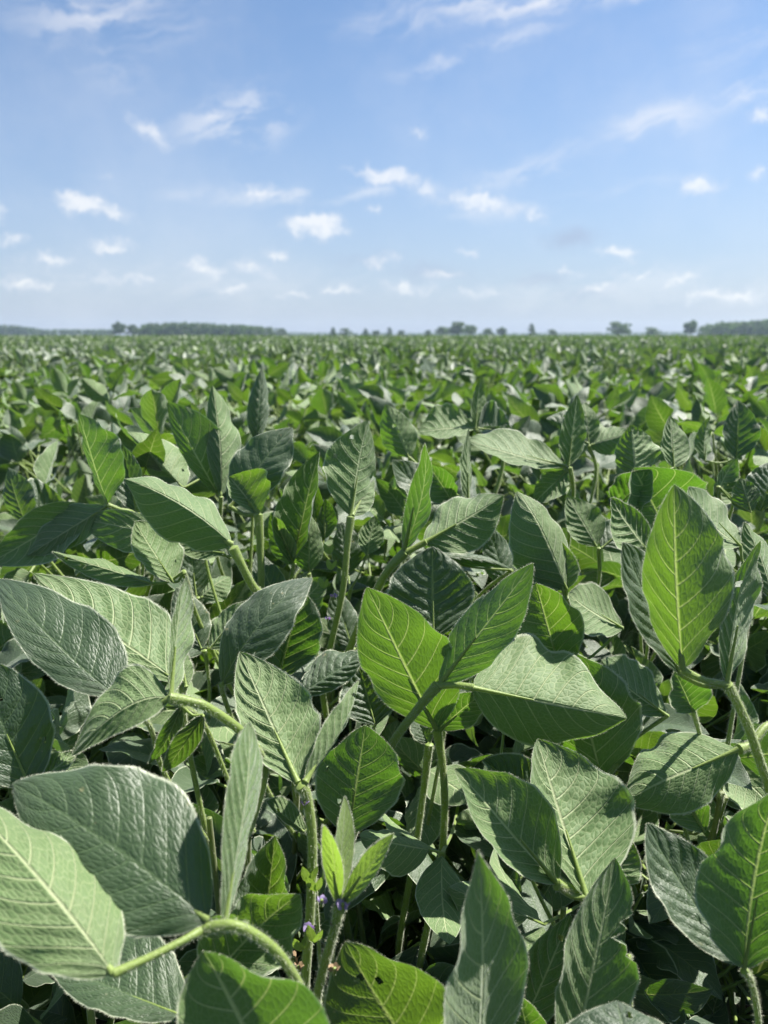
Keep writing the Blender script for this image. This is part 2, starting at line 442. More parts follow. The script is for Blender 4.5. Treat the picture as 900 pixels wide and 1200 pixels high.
# ---- the middle of the picture
h = plant('soybean plant with the bright backlit three-part leaf on a curved hairy stalk in the centre')
leaf(h, .60, [(513,803,0),(492,828,.5),(462,868,1.5),(438,918,3),(415,975,5),(400,1040,8)],
     ((515,802,0),(625,660,-4),(526,738,.5),(598,752,-3.5),'L',dict(tcurl=0,vm=.42)),
     ((553,806,-1),(735,842,-1.5),(612,756,4.5),(628,866,2.0),'L',dict(tcurl=0,vm=.40)),
     rad=4.4, links=[[(513,803,0),(535,803,-.6),(555,806,-1)]])
h = plant('soybean plant with two long thin hairy stalks rising under the central backlit leaf')
leaf(h, .64, [(512,856,0),(519,900,.5),(521,955,1),(515,1020,2),(495,1115,3),(480,1200,5)],
     ((512,855,0),(430,688,-5),(434,800,-1),(534,758,-3),'L',dict(tcurl=0,vm=.46)),
     ((515,856,0),(566,812,-3),(520,822,-1),(560,846,-1),'L',{}), rad=3.8)
leaf(h, .67, [(503,872,0),(496,930,1),(486,1000,1.5),(468,1105,3),(462,1200,5)],
     ((503,872,0),(486,836,2),(484,862,0),(508,850,0),'U',{}), rad=3.4)
leaf(h, .69, [(508,748,0),(515,800,2),(520,860,4)],
     ((508,748,1),(507,640,2),(452,694,1.5),(556,694,1.5),'U',dict(quilt=.0022,vm=.45)), rad=2.2)
h = plant('soybean plant with a narrow upright bright leaf beside a pale sideways leaf above the centre')
leaf(h, .76, [(474,648,0),(455,668,0),(440,695,1),(420,735,3),(405,790,6)],
     ((474,643,0),(501,519,-4),(478,590,0),(507,596,-3.5),'L',{}),
     ((497,636,0),(590,582,1),(530,586,4),(553,646,1),'L',dict(vm=.45)), rad=5.0, links=[[(474,648,0),(486,642,0),(499,635,0)]])
leaf(h, .80, [(600,668,0),(560,700,3),(520,760,6)],
     ((500,652,0),(602,661,0),(535,647,2),(550,665,0),'U',{}), rad=2)
h = plant('soybean plant with a tall straight stalk and a folded upright leaf, left of centre')
leaf(h, .80, [(411,606,0),(407,640,0),(402,690,.5),(388,755,1.5),(378,800,3)],
     ((411,604,0),(431,492,.8),(377,556,-1.2),(436,590,2.5),'L',dict(vm=.5)),
     ((413,604,0),(437,560,3),(434,598,1),(440,575,4),'L',{}), rad=4.2)
leaf(h, .84, [(362,672,0),(366,705,1),(370,760,2)],
     ((362,670,0),(362,600,-1),(340,652,-1),(381,648,0),'L',{}),
     ((372,640,2),(366,558,1),(364,610,1),(384,618,2),'L',{}),
     ((380,632,2),(382,585,1),(373,610,1),(396,610,2),'L',{}), rad=2.2)
leaf(h, .90, [(411,690,0),(405,720,1),(395,770,2)], ((408,672,2),(400,612,3),(388,650,2),(428,640,2),'U',{}), ((430,650,0),(440,604,1),(420,628,0),(452,625,1),'L',{}), rad=2)
h = plant('soybean plant with two dark blue-grey leaves spread from a thick stalk, upper left')
leaf(h, .80, [(303,603,0),(305,640,.3),(306,690,1),(300,740,3)],
     ((270,594,1),(341,499,2),(268,538,2),(330,560,0),'U',dict(vm=.5,ec=(.1,.1))),
     ((303,602,0),(268,558,0),(276,588,-1),(322,566,-1.5),'L',dict(vm=.6)), rad=4.6)
leaf(h, .83, [(345,660,0),(338,690,1),(325,730,2)], ((342,660,0),(372,528,-1),(318,600,-2),(372,612,-3),'L',{}), ((345,662,0),(318,600,-2),(320,650,0),(340,620,-3),'L',{}), rad=2.2)
h = plant('soybean plant with a large pale veined leaf pointing down left on a bent stalk')
leaf(h, .68, [(273,642,0),(284,664,.5),(297,688,1.5),(312,705,3),(320,760,5)],
     ((272,638,0),(146,561,0),(214,570,3.5),(190,634,1),'L',dict(tcurl=0,vm=.45,mid=(214,592,-1))), rad=4.2,
     links=[])
leaf(h, .72, [(215,670,0),(222,690,2),(230,720,4)],
     ((203,682,0),(157,612,-1),(158,655,-2),(204,630,2.5),'L',dict(vm=.5)),
     ((178,684,0),(62,650,1),(120,650,3),(125,684,0),'L',dict(vm=.42)), rad=2.2)
leaf(h, .80, [(275,652,1),(262,640,1),(240,650,2)], ((262,648,0),(205,640,1),(232,636,1),(232,656,0),'L',{}), ((240,640,0),(92,608,1),(150,598,-1),(170,652,-2),'L',dict(vm=.5)), rad=2)
h = plant('soybean plant with an upright grey-green leaf standing tall against the distant field')
leaf(h, .92, [(259,582,0),(258,610,1),(254,650,2)],
     ((259,580,0),(247,454,2),(240,520,0),(287,522,3),'L',dict(vm=.45)),
     ((256,580,2),(196,471,0),(205,520,0),(252,490,0),'L',{}), rad=2.2)
leaf(h, 1.02, [(300,516,0),(298,560,2)], ((300,516,0),(307,431,1),(288,482,0),(317,486,1),'U',{}), ((215,572,-8),(150,506,-6),(160,520,-4),(222,530,-4),'L',dict(vm=.5)), rad=2)
h = plant('soybean plant with a leaf folded shut like a book at the left, one half pale')
leaf(h, .80, [(127,592,0),(140,597,.5),(160,604,2),(185,640,5)],
     ((126,590,0),(94,485,0),(99,540,1),(138,535,-3),'L',dict(vm=.45)),
     ((124,594,0),(32,652,-1),(66,606,1),(88,640,0),'L',{}),
     ((100,592,1),(-6,660,0),(30,602,-1),(62,652,-2),'L',{}), rad=2.6)
leaf(h, .86, [(162,602,0),(170,630,2)], ((160,602,0),(142,519,2),(134,570,0),(168,560,0),'U',dict(quilt=.0018)), rad=2)
leaf(h, .90, [(30,612,0),(45,640,2)], ((30,612,0),(10,548,1),(8,590,1),(45,580,0),'U',{}), ((32,606,0),(78,592,1),(30,560,1),(50,602,0),'U',{}), rad=2)

# ---- left middle
h = plant('soybean plant with the large blue-grey leaf and its crinkled neighbour at the left edge')
leaf(h, .50, [(137,816,0),(150,830,2),(175,850,5),(190,900,8)],
     ((138,816,0),(-14,664,5),(40,778,1),(138,742,3.0),'U',dict(vm=.42,quilt=.0008,mid=(64,752,1.6))), rad=2.6)
leaf(h, .57, [(214,800,0),(215,830,2),(220,870,4)],
     ((214,803,0),(40,684,4),(130,768,0),(190,706,4),'L',dict(vm=.42,quilt=.002)),
     ((218,805,-1),(212,760,0),(214,790,0),(226,775,0),'L',{}), rad=2.6)
h = plant('soybean plant with a folded leaf hanging left from a thick yellow stalk')
leaf(h, .47, [(199,818,0),(222,822,.3),(245,830,.8),(288,862,2.5),(310,900,5)],
     ((198,818,0),(84,886,-1.5),(178,768,1),(158,852,-1),'L',dict(vm=.40,mid=(146,830,-1))),
     ((200,816,0),(214,676,2.5),(198,755,.5),(222,750,3.5),'L',dict(vm=.55)), rad=4.2)
leaf(h, .55, [(212,826,0),(240,850,3)],
     ((212,828,0),(176,898,2),(188,858,0),(206,868,2),'U',{}),
     ((238,838,0),(190,908,2),(206,862,0),(228,880,1),'U',{}), rad=2.2)
h = plant('soybean plant with a big dark shaded leaf cut by the left edge')
leaf(h, .50, [(36,925,0),(50,960,2),(60,1020,4)],
     ((36,925,0),(-34,764,0),(-50,880,-1),(66,842,1),'U',dict(vm=.45)),
     ((34,925,0),(92,882,2),(60,884,2),(70,915,0),'L',dict(quilt=.002)), rad=2.5)
h = plant('soybean plant with a dark smooth leaf leaning right over a shaded one')
leaf(h, .62, [(260,802,0),(262,815,1),(275,850,3),(300,900,6)],
     ((260,802,0),(361,672,2),(266,722,1),(330,750,-1),'U',dict(vm=.48,mid=(302,734,0))), rad=2.4)
leaf(h, .66, [(326,798,0),(335,830,2),(340,880,4)], ((326,796,0),(352,690,0),(304,760,-1),(368,748,-2),'U',dict(vm=.5)), rad=2.2)
leaf(h, .64, [(356,812,0),(365,840,2),(360,900,4)], ((352,815,0),(428,768,1),(372,776,3),(398,806,0),'U',dict(vm=.5,quilt=.0018)), rad=2.2)
leaf(h, .68, [(430,850,0),(430,900,2)], ((440,850,0),(420,780,2),(396,822,0),(468,806,0),'U',dict(quilt=.0028)), rad=2)
# ---- pale netted leaf and flowering stem
h = plant('flowering soybean plant with a pale net-veined leaf and tiny purple blossoms along its stem')
leaf(h, .50, [(352,920,0),(360,935,.3),(366,985,.6),(364,1060,1),(358,1150,2),(355,1230,4)],
     ((349,917,0),(281,764,5),(284,862,1.5),(374,838,3.2),'L',dict(tcurl=0,vm=.42,quilt=.0020)),
     ((358,916,0),(426,799,4),(374,858,1),(398,866,3.5),'L',dict(vm=.5)), rad=4.4)
leaf(h, .585, [(408,978,0),(405,1010,1),(395,1060,3)],
     ((408,978,0),(428,849,-1),(370,920,-2),(474,908,-2),'L',dict(vm=.5)), rad=2)
leaf(h, .52, [(360,972,0),(366,990,.3)], ((361,978,0),(312,940,0),(332,932,.5),(345,972,0),'L',dict(vm=.55)), rad=2)
h = plant('soybean plant with a fresh yellow-green shoot of three narrow young leaves')
leaf(h, .42, [(398,1062,0),(393,1085,0),(382,1125,.4),(371,1172,1),(365,1230,3)],
     ((396,1060,0),(382,962,-2),(379,1024,-.5),(400,1018,-1.2),'L',dict(vm=.45,quilt=.0005,ripple=.02)),
     ((398,1058,.5),(409,934,2.0),(391,1006,.6),(415,1008,1.4),'L',dict(vm=.5,quilt=.0005,ripple=.02)),
     ((400,1060,0),(456,977,-1.6),(412,1020,-.2),(432,1034,-1.4),'L',dict(vm=.5,quilt=.0005,ripple=.02)), rad=4.2, young=True)
# ---- bottom left
h = plant('soybean plant with the largest soft-focus leaves, filling the bottom left corner')
leaf(h, .36, [(240,1088,0),(272,1084,-.2),(300,1096,0),(330,1122,.5),(356,1168,1.5),(370,1230,3)],
     ((244,1078,0),(12,916,4),(120,1096,-.6),(196,910,3.4),'U',dict(vm=.46,quilt=.0008,mid=(130,990,1.6))),
     ((133,1141,-2.5),(-52,925,2.5),(-20,1086,-2.2),(122,1010,1.2),'L',dict(vm=.42,mid=(52,1036,-1.0))),
     ((262,1090,0),(301,848,3),(268,932,0.8),(314,930,3.6),'L',dict(vm=.68,ripple=.03)), rad=4.5,
     links=[[(240,1088,0),(215,1102,-.8),(175,1122,-1.7),(133,1141,-2.5)]])
leaf(h, .43, [(216,1196,0),(230,1230,1)], ((218,1192,0),(56,1128,3),(120,1186,0),(180,1090,4),'U',dict(vm=.48)), rad=2.2)
leaf(h, .43, [(250,1140,0),(260,1200,1)], ((236,1162,0),(352,1046,1),(250,1080,-1.5),(346,1110,-1),'L',dict(vm=.5)), ((300,1150,4),(322,980,4),(262,1080,3),(346,1060,3),'U',dict(vm=.5)), rad=2.2)
h = plant('soybean plant with a broad rounded leaf rising over the bottom edge, left of the shoot')
leaf(h, .36, [(300,1330,0),(310,1400,1)],
     ((340,1330,1),(238,1116,-1),(208,1250,-1),(392,1186,-1),'L',dict(vm=.55,quilt=.0007)), rad=2.4)
# ---- bottom middle
h = plant('soybean plant with a cupped leaf half pale and half backlit at the bottom centre')
leaf(h, .42, [(525,1290,0),(530,1360,1)],
     ((515,1285,0),(401,1113,0),(398,1235,1),(530,1150,-1),'U',dict(vm=.5,quilt=.0008)), rad=2.4)
h = plant('soybean plant with a tall pointed leaf like a spear standing up from the bottom edge')
leaf(h, .38, [(558,1330,0),(560,1400,1)],
     ((552,1310,0),(556,994,-4),(512,1190,-2.6),(598,1180,2.4),'L',dict(vm=.48,quilt=.0006,tipp=1.2,mid=(566,1140,-.6))), rad=2.6)
leaf(h, .46, [(620,1260,0),(620,1320,1)], ((628,1250,0),(608,1166,0),(590,1205,-1),(650,1200,-1),'L',{}), rad=2.2)
h = plant('soybean plant with an insect-bitten dark leaf at the lower right of centre')
leaf(h, .44, [(672,1265,0),(680,1330,1)],
     ((668,1260,0),(722,1006,1.5),(648,1150,0),(752,1140,0),'L',dict(vm=.5,bite=(1,.66,.10,.55))), rad=2.4)
leaf(h, .52, [(606,1230,0),(615,1290,1)], ((602,1225,0),(668,1076,1),(604,1140,0),(668,1160,-1),'L',dict(vm=.55,quilt=.0028)), rad=2.2)
leaf(h, .47, [(738,1178,0),(737,1120,0),(735,1160,1),(736,1230,2)], ((737,1128,0),(716,1178,-1),(722,1150,0),(740,1160,0),'L',{}), rad=2.2)
leaf(h, .38, [(740,1310,0),(745,1400,1)], ((750,1290,-2),(722,1176,2),(650,1226,0),(800,1222,0),'U',dict(vm=.55)), rad=2.2)
# ---- right of centre
h = plant('soybean plant with paired leaves, one pale and net-veined, one glowing, right of centre')
leaf(h, .515, [(652,1036,0),(668,1042,.3),(686,1054,.8),(705,1080,3),(715,1140,6)],
     ((653,1035,0),(542,902,-2),(566,990,-2.5),(640,934,.5),'L',dict(vm=.45)),
     ((688,1052,0),(630,866,6),(626,962,1.5),(742,946,4),'L',dict(tcurl=0,vm=.45,quilt=.0020)), rad=4.2)
leaf(h, .56, [(706,1040,0),(712,1080,2)], ((712,1040,0),(738,984,1),(716,1000,1),(752,1020,1),'L',{}), rad=2)
leaf(h, .60, [(585,905,3),(590,950,4)], ((640,950,0),(566,890,3),(575,920,0),(612,880,2),'U',dict(quilt=.002)), ((600,760,5),(635,765,5),(590,740,6),(620,748,6),'L',{}), rad=2)
h = plant('soybean plant with a half-hidden leaf edge curling dark and glossy behind the central leaf')
leaf(h, .63, [(710,915,0),(700,950,2),(690,1000,4)],
     ((706,915,1),(668,762,0),(650,870,2),(748,830,-2),'L',dict(vm=.45,ec=(.15,.25))),
     ((781,838,0),(702,776,1),(742,776,3),(744,838,0),'L',dict(vm=.5)), rad=2.4, links=[[(710,915,0),(740,870,1),(783,838,0)]])
leaf(h, .66, [(660,790,0),(655,850,3)],
     ((658,790,0),(628,683,-2),(600,750,-3),(682,738,-3),'L',dict(vm=.55)),
     ((730,736,0),(666,696,0),(690,676,1.5),(700,744,-2),'L',dict(vm=.5)), rad=2.2)
leaf(h, .72, [(664,700,0),(668,740,2)],
     ((664,690,0),(612,574,0),(600,660,0),(658,610,1),'L',{}), ((660,692,0),(650,628,1),(618,680,0),(680,672,0),'L',{}), rad=2.2)
# ---- right
h = plant('soybean plant with the big upright oval backlit leaf before a glossy dark one')
leaf(h, .50, [(852,803,0),(862,820,.2),(876,850,.6),(890,890,1.2),(902,930,2.5),(906,1000,5)],
     ((800,784,0),(790,568,-3.5),(752,700,-.5),(866,690,-2),'L',dict(tcurl=0,vm=.44,mid=(792,680,-2.2))),
     ((798,790,1),(728,636,2),(744,740,1),(796,700,3),'U',dict(vm=.5,quilt=.0014)),
     ((852,800,0),(884,632,-1),(838,740,-.5),(880,730,2),'L',dict(vm=.5)), rad=4.0,
     links=[[(852,803,0),(825,797,0),(801,786,0)]])
leaf(h, .60, [(812,832,0),(820,860,2)], ((812,834,0),(790,786,-1),(784,816,-2),(830,806,-2),'L',{}), ((762,650,5),(712,584,4),(716,640,3),(752,604,5),'L',dict(quilt=.0018)), rad=2.2)
leaf(h, .64, [(872,660,0),(880,700,2)], ((868,640,0),(805,572,0),(815,625,-2),(862,596,2),'L',dict(vm=.5)), ((905,700,0),(872,612,1),(870,660,0),(906,645,2),'L',{}), rad=2.2)
h = plant('soybean plant with a wide flat shaded leaf with bright veins below the right-hand stalk')
leaf(h, .59, [(866,878,0),(880,872,.5),(905,850,2),(930,900,5)],
     ((865,878,0),(732,934,0),(790,846,4.5),(820,950,-1),'L',dict(vm=.48)), rad=3.6)
leaf(h, .62, [(800,915,0),(800,960,1)], ((826,975,0),(780,906,0),(782,950,-1),(826,930,-1),'L',dict(vm=.55)), rad=2)
h = plant('soybean plant with a bright green leaf and a blue-grey crinkled leaf at the right edge')
leaf(h, .43, [(872,1137,0),(880,1150,.3),(888,1190,1),(890,1260,3)],
     ((872,1135,0),(912,922,-2),(812,1030,-1.5),(948,1050,-2),'L',dict(tcurl=0,vm=.48)),
     ((868,1132,0),(756,966,4.5),(776,1070,1.5),(850,1030,3),'U',dict(vm=.45,quilt=.0016)), rad=2.8)
# ---- upper right
h = plant('soybean plant with a rounded backlit leaf behind the big upright one, upper right')
leaf(h, .76, [(772,626,0),(770,660,2)],
     ((790,640,0),(742,548,-2),(736,620,-3),(842,590,-3),'L',dict(vm=.6)),
     ((722,596,0),(764,550,-2),(722,562,-2),(760,585,-3),'L',{}), rad=2.2)
leaf(h, .82, [(742,556,0),(745,600,2)],
     ((744,558,0),(738,498,0),(720,536,0),(772,524,2),'L',dict(quilt=.002)), ((790,548,2),(786,486,3),(774,530,2),(812,528,3),'L',{}), rad=2)
leaf(h, .80, [(842,570,0),(840,620,2)],
     ((838,590,0),(862,538,1),(836,560,0),(864,575,2),'L',{}), ((880,600,0),(868,560,0),(856,585,0),(890,570,0),'L',{}), ((890,600,1),(902,542,2),(872,560,1),(912,575,1),'U',dict(quilt=.002)), rad=2)
h = plant('soybean plant with a dark rounded leaf standing clear at the upper right')
leaf(h, 1.0, [(863,538,0),(862,580,2)], ((863,537,0),(867,468,0),(845,508,0),(890,506,0),'U',{}), ((826,540,0),(830,488,0),(812,520,0),(832,520,2),'L',{}), rad=2)
h = plant('soybean plant with a pale roofed leaf and a thin upright leaf meeting at one node')
leaf(h, .92, [(668,548,0),(672,575,.5),(668,620,2)],
     ((666,546,0),(677,462,0),(654,512,0),(684,512,1),'L',{}),
     ((662,546,0),(548,514,0),(612,508,3),(612,548,-1),'L',dict(vm=.5)),
     ((664,552,0),(625,590,0),(632,556,-1),(660,582,-2),'L',{}), rad=2.4)
leaf(h, 1.05, [(690,522,0),(698,560,2)], ((690,520,0),(640,490,1),(650,500,2),(672,478,2),'U',{}), ((691,522,0),(742,508,-1),(712,496,1),(720,532,-1),'L',{}), ((690,522,0),(686,470,1),(672,500,0),(704,498,0),'L',{}), rad=2)
h = plant('soybean plant with three spread leaves and a bright upright one above the centre')
leaf(h, 1.05, [(558,504,0),(566,512,.5),(590,540,2)],
     ((557,502,0),(564,438,0),(551,478,0),(570,476,1),'L',{}),
     ((556,502,0),(490,508,0),(528,476,2),(530,514,-2),'L',dict(vm=.5)),
     ((560,502,0),(600,505,0),(568,474,2),(596,500,0),'L',{}), rad=2.4)
leaf(h, .95, [(480,536,0),(482,570,2)], ((479,536,0),(452,474,0),(444,512,0),(488,502,0),'L',{}), ((549,588,-5),(548,502,-5),(538,560,-6),(552,560,-4),'L',{}), rad=2)
leaf(h, .90, [(520,580,0),(515,620,2)], ((528,590,0),(459,540,0),(476,574,-1),(505,545,1),'U',{}), ((530,588,0),(500,542,-2),(500,575,-3),(528,555,-3),'L',{}), rad=2)

h = plant('soybean plant of small shaded leaves filling the gap among stalks, left of centre')
leaf(h, .76, [(240,762,0),(245,800,2),(250,860,4)], ((236,760,0),(206,688,1),(202,735,0),(244,716,1),'U',{}), ((246,760,0),(290,704,1),(252,724,2),(284,748,0),'L',{}), ((238,764,0),(158,736,1),(190,726,2),(200,772,-1),'U',{}), rad=2)
leaf(h, .82, [(332,722,0),(330,760,2)], ((330,720,0),(300,646,1),(298,690,0),(334,678,1),'U',{}), ((336,722,0),(382,676,0),(340,688,1),(374,714,-1),'L',{}), rad=2)
leaf(h, .85, [(232,700,0),(236,740,2)], ((230,698,0),(222,632,1),(208,672,0),(248,664,1),'U',{}), ((236,700,0),(270,676,2),(244,676,2),(266,700,0),'L',{}), rad=2)
leaf(h, .84, [(415,760,0),(412,800,2)], ((412,758,0),(392,690,1),(384,735,0),(420,720,1),'U',{}), ((418,760,0),(456,716,0),(424,730,1),(452,748,-1),'L',{}), rad=2)
h = plant('soybean plant of half-hidden mid-green leaves between the central and the big right-hand leaves')
leaf(h, .86, [(702,642,0),(700,690,2)], ((699,640,0),(664,582,1),(666,626,0),(704,598,1),'L',{}), ((705,642,0),(752,602,1),(714,606,2),(748,640,0),'U',{}), rad=2)
leaf(h, .84, [(596,690,1),(598,740,2)], ((594,688,0),(572,618,1),(566,660,0),(604,646,1),'U',{}), ((600,690,0),(640,650,0),(606,660,1),(640,684,-1),'L',{}), rad=2)
leaf(h, .70, [(690,830,0),(690,880,2)], ((688,828,0),(668,770,1),(656,808,0),(694,794,1),'U',{}), ((694,830,0),(742,812,0),(706,800,1),(724,836,0),'U',{}), rad=2)
leaf(h, .80, [(540,640,1),(545,700,2)], ((538,640,1),(520,586,2),(512,622,1),(548,608,2),'U',{}), rad=2)

def build_hero():
    for hi, h in enumerate(HERO):
        js = []
        for lf in h['leaves']:
            js.append(P(*lf['stalk'][-1][:2], lf['d']+lf['stalk'][-1][2]/100))
        c = np.mean(js, axis=0); r = np.random.default_rng(500+hi)
        base = np.array([c[0]+r.normal(0, .015), c[1]+0.03+r.normal(0, .015), 0.0])
        top = min(min(j[2] for j in js), 0.62)
        root = link('soybean_plant', None, label=h['label'], cat='soybean plant', group='soybean plants standing in the sharp front of the field', loc=base)
        W = lambda p: np.asarray(p)-base
        mb = MB()
        stem_pts = [np.zeros(3), np.array([r.normal(0, .006), r.normal(0, .006), top*.35]), np.array([r.normal(0, .008), r.normal(0, .008), top*.7]), np.array([0, 0, top])]
        T = tube(mb, stem_pts, [.0042, .0038, .0032, .0024], 9, 0)
        hairs_on_tube(mb, T, 900, .0016, 1, hi)
        link('stem', mb.mesh('stem', [M_STEM, M_HAIR]), root)
        for li, lf in enumerate(h['leaves']):
            d = lf['d']; rad = .9*lf['rad']*d/.6*(1.0 if d < .6 else .88 if d < .74 else .70)
            Q = lambda p: W(P(p[0], p[1], d+p[2]/100))
            st = [Q(p) for p in lf['stalk']]
            end = st[-1]
            node = np.array([r.normal(0, .003), r.normal(0, .003), min(top-0.01, max(0.2, end[2]-0.06-r.uniform(0, .05)))])
            pts = st + [end*.45+node*.55+np.array([0, 0, -.005]), node]
            mb = MB()
            rr = [rad*1.3] + [rad*(.98 if len(st) > 2 else 1) for _ in st[1:]] + [rad*1.0, rad*1.2]
            T = tube(mb, pts, rr, 10, 0, n=7)
            hairs_on_tube(mb, T, 9000 if d < .72 else 4000, .0019, 1, hi*31+li)
            for lk in lf['links']:
                T = tube(mb, [Q(p) for p in lk], [rad*.95]+[rad*.72]*(len(lk)-2)+[rad*.9], 9, 0, n=5)
                hairs_on_tube(mb, T, 8000, .0017, 1, hi*37+li)
            J = st[0]
            for bl in lf['leaflets']:        # short petiolules where a leaflet sits off the junction
                b = Q(bl[0])
                near = min([np.linalg.norm(b-J)] + [np.linalg.norm(b-Q(lk[-1])) for lk in lf['links']])
                if near > .006: tube(mb, [J, (J+b)/2+np.array([0, 0, -.004]), b], [rad*.8, rad*.6, rad*.7], 8, 0, n=3)
            pet = link('petiole', mb.mesh('petiole', [M_STALK, M_HAIR]), root)
            for bi, (b, t, L, Rr, face, o) in enumerate(lf['leaflets']):
                mb = MB(); o = dict(o)
                mid = o.pop('mid', None)
                sd = hi*1000+li*10+bi; g = np.random.default_rng(sd)
                o.setdefault('quilt', .0011); o.setdefault('ripple', .065); k_ = g.choice([-1, 1]); o.setdefault('ec', (k_*g.normal(.13, .07), k_*g.normal(.13, .07)))
                pos = leaf_blade(mb, Q(b), Q(t), Q(L), Q(Rr), Q(mid) if mid else None, 18, 50, holes=int(g.integers(1, 5)) if g.random() < .24 and 'tcurl' not in o else 0, upper_to=CAM-base, upper=(face == 'U'), seed=sd, **o)
                if d < .8: hairs_on_margin(mb, pos, .0013 if d < .55 else .0016, 520, 1, sd)
                # swollen base of the blade
                tube(mb, [Q(b)*1.0, Q(b)*.93+Q(t)*.07, Q(b)*.6+Q(t)*.4 if mid is None else Q(b)*.86+Q(t)*.14], [rad*.8, rad*.55, rad*.2], 7, 2, n=3)
                link('leaflet', mb.mesh('leaflet', [M_YOUNG if lf['young'] else M_LEAF, M_HAIR, M_STALK]), pet)
        # lower leaves of the same plant, in the shade under the measured ones
        for k in range(7):
            az = r.uniform(0, 2*PI); od = np.array([math.cos(az), math.sin(az), 0]); rad_ = r.uniform(.05, .17)
            J = od*rad_; dd = base[1]+J[1]
            zmax = np.interp(dd, [.2, .5, .8, 1.1], [.40, .46, .58, .69])
            J[2] = r.uniform(.30, 1)*zmax if k > 3 else r.uniform(.86, 1)*zmax
            a = np.array([0, 0, max(.08, min(top, J[2]-.08))])
            make_leaf_objects(root, a, J, r, r.uniform(.07, .1), od, LF_HI)
        h['root'] = root
build_hero()

# blossoms on the flowering stem and on the young shoot
def blossom(parent, c, size, mat, seed):
    g = np.random.default_rng(seed); mb = MB(); c = np.asarray(c)
    for k in range(5):
        a = k*2*PI/5+g.uniform(-.3, .3); d = unit(np.array([math.cos(a)*.8, math.sin(a)*.5, .7]))
        s = unit(np.cross(d, g.normal(0, 1, 3)))
        leaf_blade(mb, c, c+d*size, c+d*size*.5+s*size*.4, c+d*size*.5-s*size*.4, None, 2, 5, quilt=0, ripple=.1, vm=.6, tipp=.6, seed=seed+k)
    tube(mb, [c-np.array([0, 0, size*.6]), c, c+np.array([0, 0, size*.5])], [size*.16, size*.28, size*.2], 7, 1, n=3)
    return link('flower', mb.mesh('flower', [mat, M_STALK]), parent)
def blossoms():
    hf = next(h for h in HERO if h['label'].startswith('flowering'))['root']; hs = next(h for h in HERO if 'fresh yellow' in h['label'])['root']
    hu = next(h for h in HERO if 'tall straight stalk' in h['label'])['root']
    for root, x, y, d, s, m in ((hf,357,943,.50,.0042,M_FLOWER),(hf,361,1090,.50,.005,M_FLOWER),
                                (hf,344,1126,.50,.006,M_WITHER),(hf,350,1136,.495,.005,M_WITHER),(hs,402,1064,.415,.0055,M_FLOWER),(hs,377,1058,.42,.0042,M_FLOWER),
                                (hs,392,1138,.42,.0045,M_WITHER),(hs,393,1085,.42,.0038,M_WITHER),(hu,391,700,.80,.005,M_FLOWER),(hu,384,726,.80,.004,M_FLOWER)):
        o = blossom(root, P(x, y, d)-np.array(root.location), s, m, int(x*7+y))
        o['label'] = 'small purple blossom' if m is M_FLOWER else 'withered brownish blossom'
    # stipules and buds climbing the flowering stem
    for root, x, y, d in ((hf,362,1035,.50),(hf,370,1045,.50),(hf,368,1105,.495),(hf,352,1115,.50),(hu,380,690,.80),(hu,388,668,.80),(hu,386,650,.8)):
        g = np.random.default_rng(int(x+y)); mb = MB(); b = P(x, y, d)-np.array(root.location)
        sx = g.choice([-1, 1])
        for q in range(2):
            t = b+np.array([sx*(.006-.010*q), g.uniform(-.004, .004), .012]); s = np.array([.003, 0, .001])
            leaf_blade(mb, b, t, (b+t)/2-s, (b+t)/2+s, None, 3, 8, quilt=0, ripple=.1, seed=q)
        link('bud', mb.mesh('bud', [M_YOUNG]), root)
blossoms()

# ------------------------------------------------------------------ plants of the field
def canopy_z(r):               # how high a plant's upper leaf junctions stand
    return r.uniform(.74, .82)
def in_view(x, y, m=0.0): return y > 0.1 and abs(x) < y*0.56 + m

def proto_full(seed):          # stem, petioles, leaflets
    r = np.random.default_rng(seed); root = link('soybean_plant', None)
    mb = MB(); tube(mb, [np.zeros(3), np.array([.01, 0, .35]), np.array([0, .01, .72])], [.004, .0035, .002], 7, 0)
    link('stem', mb.mesh('stem', [M_STEM]), root)
    for k in range(14):
        az = k*PI+r.normal(0, .8); od = np.array([math.cos(az), math.sin(az), 0]); q = r.uniform(.03, .2)
        z = r.uniform(.70, .83) if k < 9 else r.uniform(.4, .7)
        J = np.array([od[0]*q, od[1]*q, z]); a = np.array([0, 0, z-r.uniform(.08, .16)])
        make_leaf_objects(root, a, J, r, r.uniform(.066, .10), od, LF_HI)
    return root
def proto_mid(seed, nu, nv, whole=False):
    r = np.random.default_rng(seed)
    root = None if whole else link('soybean_plant', None)
    mb = MB(); tube(mb, [np.zeros(3), np.array([.01, 0, .35]), np.array([0, .01, .72])], [.004, .0035, .002], 5, 1, n=2)
    if not whole: link('stem', mb.mesh('stem', [M_LEAF, M_STEM]), root); 
    for k in range(17):
        if not whole: mb = MB()
        az = k*PI+r.normal(0, .8); od = np.array([math.cos(az), math.sin(az), 0]); q = r.uniform(.03, .21)
        z = r.uniform(.71, .83) if k < 12 else r.uniform(.5, .72)
        J = np.array([od[0]*q, od[1]*q, z]); a = np.array([0, 0, z-r.uniform(.08, .16)])
        merged_leaf(mb, a, J, r, r.uniform(.062, .095), od, nu, nv)
        if not whole: link('leaf', mb.mesh('leaf', [M_FIELD, M_STALK]), root)
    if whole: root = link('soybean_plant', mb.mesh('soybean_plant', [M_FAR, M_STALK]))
    return root

def copy_tree(o, parent=None):
    c = o.copy(); C.objects.link(c)
    if parent is not None: c.parent = parent; c.matrix_parent_inverse = o.matrix_parent_inverse.copy()
    for ch in list(o.children): copy_tree(ch, c)
    return c

